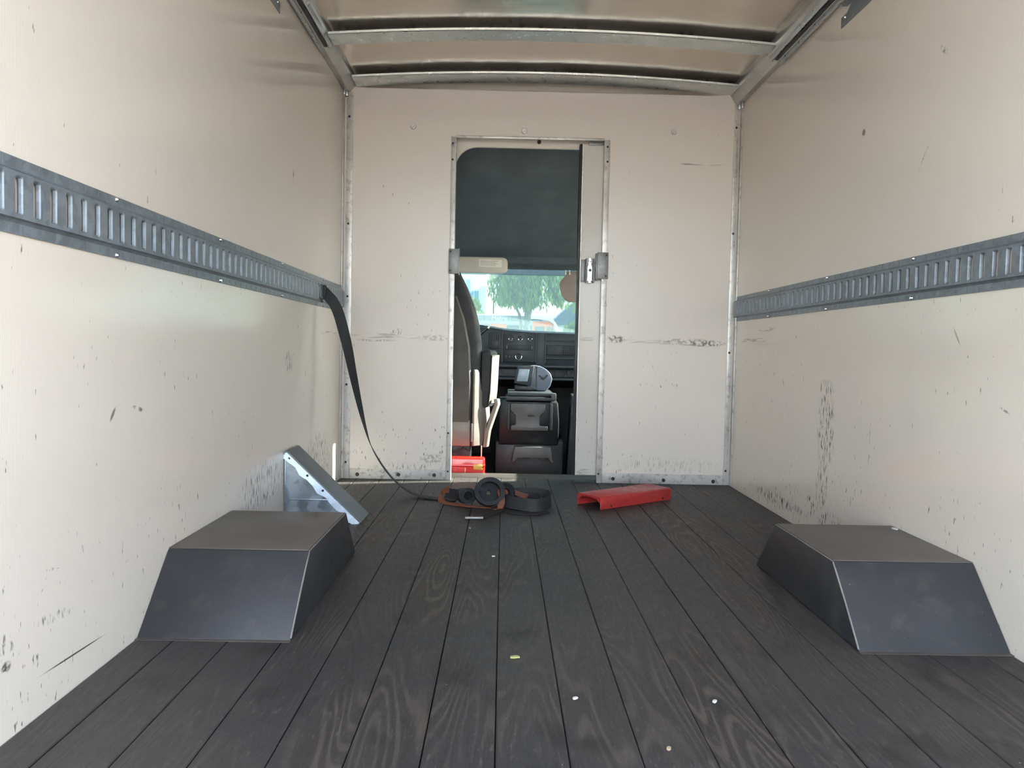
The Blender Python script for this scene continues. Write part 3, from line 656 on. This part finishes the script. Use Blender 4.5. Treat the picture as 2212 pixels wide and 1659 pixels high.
# sun visors
vs = thing('sun_visor', 'cream sun visor with a paper label above the driver seat', 'sun visor', (-.15, 5.1, 1.18))
MB().prism(rrect(-.38, .016, 1.183, 1.287, .034, 6), 'y', 5.095, 5.125).build('visor_pad', M_visor, vs, bevel=.008, seg=3)
MB().prism([(-.171, 1.222), (-.030, 1.220), (-.022, 1.226), (-.022, 1.268), (-.171, 1.272)], 'y', 5.0925, 5.0952).build('paper_label', M_label, vs)
for k in range(4): MB().box(-.162, -.05-.012*(k % 2), 5.0918, 5.0926, 1.2585-.0085*k, 1.2612-.0085*k).build('print_line', M_print, vs)
vs = thing('sun_visor', 'shade-tinted sun visor folded down on the passenger side', 'sun visor', (.55, 5.1, 1.0))
MB().prism([(.357, 1.12), (.362, 1.085), (.376, 1.045), (.395, 1.02), (.42, 1.007), (.70, 1.0), (.72, 1.03), (.72, 1.17), (.70, 1.205), (.41, 1.205), (.395, 1.185), (.385, 1.165), (.365, 1.145)], 'y', 5.095, 5.118).build('visor_pad', M_visor_shade, vs, bevel=.006, seg=2)
MB().tube([(.70, 5.105, 1.19), (.735, 5.12, 1.25), (.735, 5.13, 1.33)], .007, 8).build('pivot_arm', M_dark, vs)
for dx in (0, .024): MB().box(.392+dx, .398+dx, 5.08, 5.098, 1.182, 1.212).build('visor_clip', M_label, vs, bevel=.002)

# driver seat
se = thing('driver_seat', 'charcoal driver seat seen from behind left of the doorway', 'seat', (-.38, 4.6, -.12))
def seat_ring(z, hw, yf, yb, cx=-.385):
    pts = []
    for k in range(20):
        a = 2*math.pi*k/20; c, s = math.cos(a), math.sin(a)
        e = .62 if s < 0 else .42
        pts.append((cx + hw*math.copysign(abs(c)**e, c), (yf+yb)/2 + (yb-yf)/2*math.copysign(abs(s)**.6, s), z))
    return pts
MB().loft([seat_ring(z, hw, yf, yb) for z, hw, yf, yb in ((.13, .235, 4.43, 4.52), (.16, .243, 4.42, 4.56), (.30, .246, 4.41, 4.60), (.45, .260, 4.40, 4.60), (.60, .264, 4.395, 4.58), (.72, .260, 4.39, 4.56), (.82, .246, 4.385, 4.55), (.92, .220, 4.38, 4.53),
        (1.03, .176, 4.38, 4.51), (1.10, .140, 4.38, 4.50), (1.17, .110, 4.38, 4.49), (1.24, .085, 4.39, 4.48), (1.27, .05, 4.40, 4.47))]).build('backrest', M_seat2, se, smooth=60)
MB().loft([[(x, y, z) for x, y in ((-.58+i, 4.405+o), (-.190-i, 4.405+o), (-.200-i, 4.392+o), (-.57+i, 4.392+o))] for z, i, o in ((.16, .0, .012), (.30, -.01, .002), (.50, -.012, -.004), (.70, .0, -.010), (.85, .03, -.014), (.98, .075, -.018))]).build('back_panel', M_seat, se, smooth=40)
MB().box(-.60, -.180, 4.396, 4.408, .135, .285).build('map_pocket', M_taupe, se, bevel=.006)
MB().box(-.62, -.145, 4.52, 5.0, .18, .34).build('cushion', M_seat2, se, bevel=.04, seg=3)
MB().box(-.58, -.18, 4.50, 4.98, -.12, .185).build('seat_base', M_dark2, se, bevel=.01)
MB().loft([[(-.124+i, 4.44+i*.5, z), (-.070-i+t_, 4.44+i*.5, z), (-.034-i+t_, 4.545-i, z), (-.124+i, 4.545-i, z)] for z, i, t_ in ((.352, .014, -.014), (.364, .004, -.012), (.45, 0, -.006), (.60, 0, 0), (.668, .002, .002), (.682, .014, .002))]).build('armrest', M_seat2, se, bevel=.006, seg=2)
MB().loft([[(-.170, 4.402, z), (-.160, 4.396, z), (xr, 4.396+(xr+.160)*1.05, z), (xr, 4.58, z), (-.170, 4.58, z)] for z, xr in ((.135, -.112), (.20, -.100), (.255, -.092), (.30, -.072), (.36, -.076), (.40, -.098), (.46, -.124), (.55, -.132), (.57, -.145))]).build('side_cover', M_taupe, se, bevel=.004, smooth=50)
MB().box(-.176, -.166, 4.392, 4.41, .16, .265).build('cover_lip', M_taupe, se, bevel=.003)
MB().loft([[(x, y, z) for x, y in ((cx-.016, 4.44), (cx+.006, 4.44), (cx+.020, 4.475), (cx-.016, 4.475))] for z, cx in ((.125, -.092), (.22, -.080), (.32, -.048), (.375, -.030), (.405, -.034))]).build('recliner_lever', M_taupe, se, bevel=.005)
MB().box(-.118, -.112, 4.43, 4.434, .02, .135).build('belt_stalk', M_label, se)
MB().tube([(-.30, 4.45, .13), (-.27, 4.44, .09), (-.22, 4.45, .12), (-.18, 4.44, .10)], .003, 6).build('seat_wire', M_bolt, se)
MB().loft([[(-.069+t_, 4.437, z), (-.030+t_, 4.547, z), (-.026+t_, 4.547, z), (-.065+t_, 4.435, z)] for z, t_ in ((.375, -.012), (.45, -.004), (.60, .001), (.655, .003))]).build('armrest_trim', M_taupe, se, bevel=.0015)
# red case behind and under the driver seat
rc = thing('red_case', 'glossy red plastic case on the cab floor behind the driver seat', 'case', (-.38, 4.34, -.12))
MB().box(-.70, -.092, 4.303, 4.378, -.12, .082).build('case_body', M_redpl, rc, bevel=.012, seg=3)
MB().box(-.70, -.090, 4.299, 4.382, .030, .045).build('lid_rim', M_redpl, rc, bevel=.005)
for x in (-.62, -.45, -.20): MB().box(x-.006, x+.006, 4.299, 4.31, -.10, .028).build('rib', M_redpl, rc, bevel=.003)
MB().box(-.155, -.105, 4.296, 4.312, .016, .046).build('sun_glint', simple('yellow_sun_glint', (.80, .45, .08), .35), rc, bevel=.004)  # yellow block painted in for the sun glints on the case
MB().tube([(-.34, 4.34, .082), (-.34, 4.34, .094), (-.44, 4.34, .096), (-.44, 4.34, .082)], .006, 8).build('handle', M_redpl, rc)

# dashboard
da = thing('dashboard', 'black dashboard with a centre stack under the windshield', 'dashboard', (.18, 5.5, -.12))
top = [(-.80, .86), (-.19, .853), (-.08, .847), (.02, .832), (.18, .822), (.48, .816), (1.16, .81)]
MB().loft([[(x, 5.37, .58), (x, 5.36, z-.045), (x, 5.375, z-.012), (x, 5.42, z), (x, 6.03, z-.02), (x, 6.03, .40), (x, 5.44, .50)] for x, z in top]).build('dash_body', M_dark, da, smooth=40)
MB().loft([[(x, 5.40, .585), (x, 5.385, .50), (x, 5.46, .44), (x, 6.0, .42), (x, 6.0, .585)] for x in (-.80, 1.16)]).build('lower_panel', M_dark2, da, bevel=.008)
MB().prism(rrect(-.006, .222, .602, .806, .008, 3), 'y', 5.352, 5.375).build('control_panel', M_dark2, da, bevel=.002)
for a, b, c_, d_ in ((-.010, -.006, .60, .808), (.222, .2255, .60, .808)): MB().box(a, b, 5.349, 5.372, c_, d_).build('panel_bead', M_grey, da)
MB().box(.226, .287, 5.353, 5.372, .575, .806).build('pillar_panel', M_dark, da, bevel=.004)
MB().box(.287, .2905, 5.349, 5.372, .60, .803).build('panel_bead', M_grey, da)
for x, z in ((.047, .768), (.114, .767), (.181, .770)):
    k = MB().cyl((x, 5.352, z), (0,-1,-.12), .0145, .0125, .018, 20).build('climate_knob', M_dark2, da)
    MB().tube([(x+.0145*math.cos(t), 5.335, z-.003+.0145*math.sin(t)) for t in [math.pi*(1.05+.9*q/10) for q in range(11)]], .0038, 6).build('silver_ring', M_chrome, k)
k = MB().cyl((.104, 5.352, .641), (0,-1,-.12), .021, .019, .02, 24).build('radio_knob', M_dark2, da)
MB().tube([(.104+.0205*math.cos(t), 5.335, .639+.0205*math.sin(t)) for t in [math.pi*(.9+1.2*q/14) for q in range(15)]], .003, 6).build('silver_ring', M_chrome, k)
MB().box(.012, .205, 5.348, 5.354, .685, .722).build('radio_face', simple('radio_face', (.010, .013, .013), .55), da, bevel=.002)
for x in (.018, .19): MB().box(x, x+.008, 5.344, 5.349, .692, .715).build('radio_button', M_grey, da, bevel=.001)
for i, x in enumerate((.018, .043, .066, .143, .166, .190)): MB().box(x-.005, x+.005, 5.347, 5.353, .633, .645).build('preset_button', M_dark, da, bevel=.001)
MB().prism(rrect(-.104, -.026, .690, .806, .010, 3), 'y', 5.350, 5.372).build('vent_frame', M_dark2, da, bevel=.002)
for i in range(6): MB().box(-.095+.0125*i, -.0915+.0125*i, 5.343, 5.351, .70, .797).build('vent_slat', M_dark, da)
MB().box(.296, .60, 5.352, 5.370, .655, .724).build('vent_frame', M_dark2, da, bevel=.003)
for i in range(7): MB().box(.305, .40, 5.347, 5.353, .662+.0085*i, .665+.0085*i).build('vent_slat', M_dark, da)
for i in range(6): MB().box(.42+.014*i, .424+.014*i, 5.347, 5.353, .660, .719).build('vent_slat', M_dark, da)
MB().box(.296, .60, 5.345, 5.370, .755, .762).build('trim_line', M_dark, da); MB().box(.29, 1.1, 5.345, 5.380, .628, .64).build('trim_line', M_dark, da, bevel=.003)
MB().box(-.2, 1.1, 5.335, 5.40, .566, .585).build('shelf_edge', M_dark, da, bevel=.006); MB().box(-.2, 1.1, 5.335, 5.42, .480, .498).build('shelf_edge', M_dark, da, bevel=.006)
for x in (-.005, .045, .30, .36, .43): MB().box(x, x+.003, 5.378, 5.39, .50, .566).build('panel_bead', M_dark, da)
MB().cyl((.455, 5.385, .535), (0,-1,0), .017, .015, .008, 18).build('lighter_socket', M_dark2, da)
MB().loft([[(-.20 + .16*math.cos(a)*q, 5.40, .80 + .055*math.sin(a)*q) for a in [math.pi*k/12 for k in range(13)]] for q in (1.0, .9)] ).build('cluster_hood', M_dark2, da)
MB().tube([(-.26, 5.40, .73), (-.20, 5.30, .76), (-.15, 5.24, .79), (-.105, 5.21, .828)], .007, 8).build('shift_stalk', M_dark2, da)
MB().tube([(-.105, 5.21, .828), (-.094, 5.205, .850)], [.007, .005], 8).build('stalk_tip', M_label, da)

# engine cover with its console
ec = thing('engine_cover', 'dark engine cover console between the seats', 'console', (.17, 4.95, -.12))
MB().loft([[(cx-hw, y, z) for cx, hw, y in ((.17, .21, 4.80),)] + [(.17+.21, 4.80, z), (.17+.24, 5.42, z), (.17-.24, 5.42, z)] for z in (-.12, .12)]).build('base_cover', M_dark2, ec, bevel=.01)
MB().loft([[(.165-hw, y0, z), (.165+hw, y0, z), (.165+hw+.02, 5.40, z), (.165-hw-.02, 5.40, z)] for z, hw, y0 in ((.10, .185, 4.78), (.25, .185, 4.76), (.372, .175, 4.75))]).build('cover_body', M_dark2, ec, bevel=.012)
MB().box(.020, .320, 4.715, 5.10, .378, .402).build('console_lid', M_dark, ec, bevel=.008)
MB().box(.030, .312, 4.73, 5.12, .404, .428).build('console_tray', M_dark, ec, bevel=.008)
MB().box(.296, .326, 4.71, 4.76, .385, .427).build('hinge', M_grey, ec, bevel=.004)
MB().prism([(.050, .362), (.262, .362), (.262, .318), (.230, .288), (.229, .228), (.279, .224), (.277, .196), (.053, .196), (.055, .226), (.083, .230), (.082, .288), (.050, .318)], 'y', 4.722, 4.765).build('pocket_panel', M_grey, ec, bevel=.004)
MB().box(.156, .193, 4.718, 4.726, .284, .296).build('pocket_slot', M_dark2, ec, bevel=.002)
for a in (.032, .290): MB().box(a, a+.016, 4.73, 4.77, .20, .36).build('side_post', M_dark, ec, bevel=.003)
MB().prism([(.080, .098), (.298, .096), (.318, .0), (.300, .004), (.285, .030), (.262, .030), (.255, .022), (.235, .030), (.205, .030), (.195, .024), (.17, .030), (.13, .030), (.12, .024), (.10, .028), (.078, .002), (.062, .002)], 'y', 4.715, 4.79).build('foot_panel', M_grey, ec, bevel=.004)
for i in range(14): MB().box(.07+.018*i, .074+.018*i, 4.40, 4.62, -.121, -.113).build('mat_rib', M_dark, ec)
ps = thing('passenger_footwell_panel', 'dark blue grey side panel in the passenger footwell', 'trim panel', (.45, 5.0, -.12))
MB().loft([[(.43+o, 4.95, z), (.50+o, 4.95, z), (.56+o, 5.3, z), (.45+o, 5.3, z)] for z, o in ((-.12, -.012), (.15, 0), (.40, .012))]).build('panel', M_dark, ps, bevel=.006)

# small monitor on the console
dv = thing('portable_monitor', 'grey portable monitor with a small screen on the engine cover console', 'monitor', (.18, 4.93, .43))
MB().loft([[(x+.01*s_, 4.875+.012*s_, z) for x, z in ((.068, .478), (.172, .462), (.196, .590), (.088, .582))] if s_ == 0 else [(x, 4.99, z) for x, z in ((.10, .47), (.20, .458), (.21, .580), (.12, .575))] for s_ in (0, 1)]).build('bezel', M_dark, dv, bevel=.006)
MB().prism([(.086, .490), (.153, .490), (.166, .567), (.100, .568)], 'y', 4.869, 4.879).build('screen', M_scr, dv, bevel=.003)
MB().loft([[(.150, y, .462), (.222, y, .431), (.276, y, .431), (.300, y, .465), (.312, y, .505), (.300, y, .542), (.272, y, .568), (.235, y, .586), (.20, y, .591), (.172, y, .588)] for y in (4.895, 5.02)]).build('housing', M_dev, dv, bevel=.008)
MB().prism([(.206, .45), (.214, .45), (.214, .585), (.206, .585)], 'y', 4.888, 4.897).build('seam', M_dark2, dv)
MB().prism([(.222, .525), (.255, .500), (.285, .53), (.279, .536), (.254, .512), (.228, .532)], 'y', 4.886, 4.897).build('grip', M_dark2, dv, bevel=.002)
MB().box(.075, .27, 4.90, 5.01, .4295, .462).build('stand', M_dark2, dv, bevel=.006)

# ------------------------------------------------------------------ street ahead
bus = thing('city_bus', 'grey and orange city bus parked ahead beyond the windshield', 'bus', (-3, 38, ZG))
Y0, Y1 = 37.0, 39.5
MB().prism([(-9.5, ZG+.35), (2.45, ZG+.35), (2.52, 1.4), (2.44, 1.95), (2.25, 2.12), (-9.5, 2.12)], 'y', Y0, Y1).build('body', M_busgrey, bus, bevel=.05)
MB().prism([(1.05, 2.28), (1.6, 2.30), (2.05, 2.26), (2.36, 2.12), (2.52, 1.90), (2.57, 1.5), (2.60, 1.0), (2.50, 1.0), (2.44, 1.62), (2.36, 1.92), (2.15, 2.08), (1.6, 2.16), (1.0, 2.16)], 'y', Y0-.06, Y1).build('front_dome', M_white, bus, bevel=.02)
MB().prism([(-9.4, 2.12), (1.3, 2.12), (1.3, 2.36), (-9.4, 2.36)], 'y', Y0+.15, Y1-.15).build('roof_fairing', M_white, bus, bevel=.05)
MB().box(-9.4, 1.0, Y0-.02, Y0+.1, 2.055, 2.30).build('roof_rail', simple('bus_rail_grey', (.19, .215, .23), .5), bus)
for x in (-4.6, -2.6, -.95, .37, 1.72): MB().box(x-.012, x+.012, Y0-.035, Y0, 2.06, 2.27).build('panel_joint', M_win, bus)
MB().box(-9.4, 1.33, Y0-.03, Y0, 1.86, 1.94).build('vent_strip', simple('bus_mauve', (.35, .28, .30), .5), bus)
MB().prism([(1.37, 1.25), (2.40, 1.25), (2.36, 1.85), (2.18, 2.05), (1.37, 2.05)], 'y', Y0-.04, Y0).build('orange_panel', M_busorg, bus)
MB().box(-.60, .10, Y0-.04, Y0, 1.25, 1.90).build('orange_panel', M_busorg, bus)
for a, b in ((1.46, 1.93), (2.03, 2.19), (2.24, 2.33)): MB().box(a, b, Y0-.06, Y0-.03, 1.30, 1.82).build('bus_window', M_win, bus)
for a, b in ((.13, .72), (.80, 1.32), (-1.9, -.68), (-3.3, -2.0), (-4.7, -3.4)): MB().box(a, b, Y0-.05, Y0-.01, 1.15, 1.85).build('bus_window', M_win, bus)
for x in (-7.0, 1.0):
    MB().cyl((x, Y0-.02, ZG+.5), (0,1,0), .5, .5, .3, 24).build('wheel', M_rub, bus)
cu = bpy.data.curves.new('bus_lettering', 'FONT'); cu.body = 'Metro'; cu.size = .29; cu.extrude = .01; cu.align_x = 'CENTER'
tmp = bpy.data.objects.new('tmp', cu); C.objects.link(tmp); bpy.context.view_layer.update()
me = bpy.data.meshes.new_from_object(tmp.evaluated_get(bpy.context.evaluated_depsgraph_get())); bpy.data.objects.remove(tmp)
me.materials.clear(); me.materials.append(M_white)
lo = bpy.data.objects.new('lettering', me); C.objects.link(lo); lo.parent = bus; lo.rotation_euler = (math.pi/2, 0, 0)
lo.location = Vector((-.22, Y0-.05, 2.07)) - ORG[bus]

def foliage(n, blobs, size, droop):
    mb = MB()
    for _ in range(n):
        cx, cy, cz, rx, ry, rz = random.choice(blobs)
        d = Vector((random.gauss(0,1), random.gauss(0,1), random.gauss(0,1))).normalized() * random.random()**.4
        p = Vector((cx+d.x*rx, cy+d.y*ry, cz+d.z*rz))
        a = random.uniform(0, 6.28); s = size*random.uniform(.6, 1.3)
        u = Vector((math.cos(a), math.sin(a), random.uniform(-.3, .3)))*s*.45
        v = Vector((random.uniform(-.35, .35), random.uniform(-.35, .35), -1))*s*droop
        mb.add([p-u*.5, p+u*.1+v*.5-u*.5, p+v, p+u*.5+v*.5], [(0,1,2,3)])
    return mb
def tree(x, y, lab, blobs, n, size, leaf, trunk, zb=ZG):
    t = thing('street_tree', lab, 'tree', (x, y, zb), 'trees ahead of the truck')
    m = MB()
    for path, r in trunk: m.tube(path, r, 8)
    m.build('trunk', M_bark, t)
    foliage(n, blobs, size, 1.15).build('foliage', leaf, t, smooth=0)
    return t
tree(.78, 26, 'willowy street tree with a forked pale trunk in front of the bus',
     [(.6, 26, 3.6, 1.25, 1.1, .9), (.0, 26, 2.95, .62, .8, .75), (1.35, 26, 3.0, .75, .8, .85), (.75, 25.9, 2.75, .5, .6, .7), (1.75, 26.1, 3.4, .45, .7, .9), (-.1, 26, 3.9, .6, .8, .8), (1.1, 26.2, 4.4, 1.2, 1.1, .9), (1.9, 26.2, 2.75, .4, .5, .55), (.45, 26, 2.6, .75, .6, .45)], 6500, .17, M_leaf,
     [([(.80, 26, ZG), (.79, 26, .8), (.77, 26, 1.6), (.74, 26, 1.95), (.60, 26, 2.4), (.50, 26, 3.2)], [.13, .115, .10, .075, .05, .03]),
      ([(.77, 26, 1.6), (.86, 26, 2.0), (1.02, 26, 2.5), (1.2, 26, 3.3)], [.09, .07, .05, .03]),
      ([(.66, 26.2, ZG), (.62, 26.2, 1.3), (.50, 26.2, 1.9), (.28, 26.2, 2.35), (.15, 26.2, 3.0)], [.07, .055, .045, .035, .025])])
tree(4.1, 40, 'bright yellow green tree right of the bus',
     [(4.0, 40, 3.6, .8, .8, 1.3), (3.3, 40, 4.4, .9, .8, 1.0), (4.3, 40, 2.0, .7, .7, .55), (3.55, 40, 1.85, .5, .5, .45), (4.6, 40, 4.6, 1.0, .8, 1.2)], 2600, .26, M_leaf2, [([(4.1, 40, ZG), (4.05, 40, 2.0), (4.0, 40, 4.0)], [.12, .09, .04])])
tree(-1.85, 44, 'small light green tree beside the driver seat edge',
     [(-1.85, 44, 3.0, .55, .5, .75), (-1.6, 44, 2.6, .5, .5, .5)], 1400, .22, M_leaf2, [([(-1.8, 44, ZG), (-1.8, 44, 1.8), (-1.8, 44, 3.0)], [.07, .05, .03])])
lp = tag(MB().tube([(-.60, 43, ZG), (-.60, 43, 3.9)], .035, 8).build('street_pole', M_bolt, org=(-.6, 43, ZG)), 'thin dark pole standing behind the bus', 'pole')
bd = thing('white_building', 'tall white building with blue windows behind the bus on the left', 'building', (-8, 65, ZG))
MB().box(-16, -1.42, 60, 72, ZG, 14).build('wall', M_render, bd, smooth=0)
for x, z in ((-3.02, 4.75), (-2.35, 3.9), (-4.6, 4.75), (-6.2, 4.75), (-3.02, 7.6), (-4.6, 7.6)):
    f = MB().box(x-.36, x+.36, 59.9, 60.02, z-.1, z+1.25).build('window', M_bluewin, bd)
    MB().box(x-.02, x+.02, 59.86, 59.92, z-.1, z+1.25).build('mullion', M_white, f)
lb_ = thing('low_pale_building', 'long low pale building behind the tree and bus', 'building', (4, 85, ZG))
MB().box(-6, 30, 80, 92, ZG, 4.3).build('wall', M_render, lb_, smooth=0); MB().box(-6, 30, 79.8, 80, 3.35, 3.6).build('ledge', M_bluewin, lb_)
for i in range(12): MB().box(-2.4+1.5*i, -1.4+1.5*i, 79.9, 80.02, 2.55, 3.0).build('window', M_bluewin, lb_)
rb = thing('gabled_house', 'house with a slate blue gable roof at the right edge of the windshield view', 'house', (4.8, 48, ZG))
MB().box(2.9, 8.5, 46, 52, ZG, 2.2).build('wall', M_render, rb, smooth=0)
MB().prism([(2.6, 2.2), (4.3, 3.75), (8.8, 3.75), (8.8, 2.2)], 'y', 45.7, 52.3).build('roof', M_roofblue, rb)
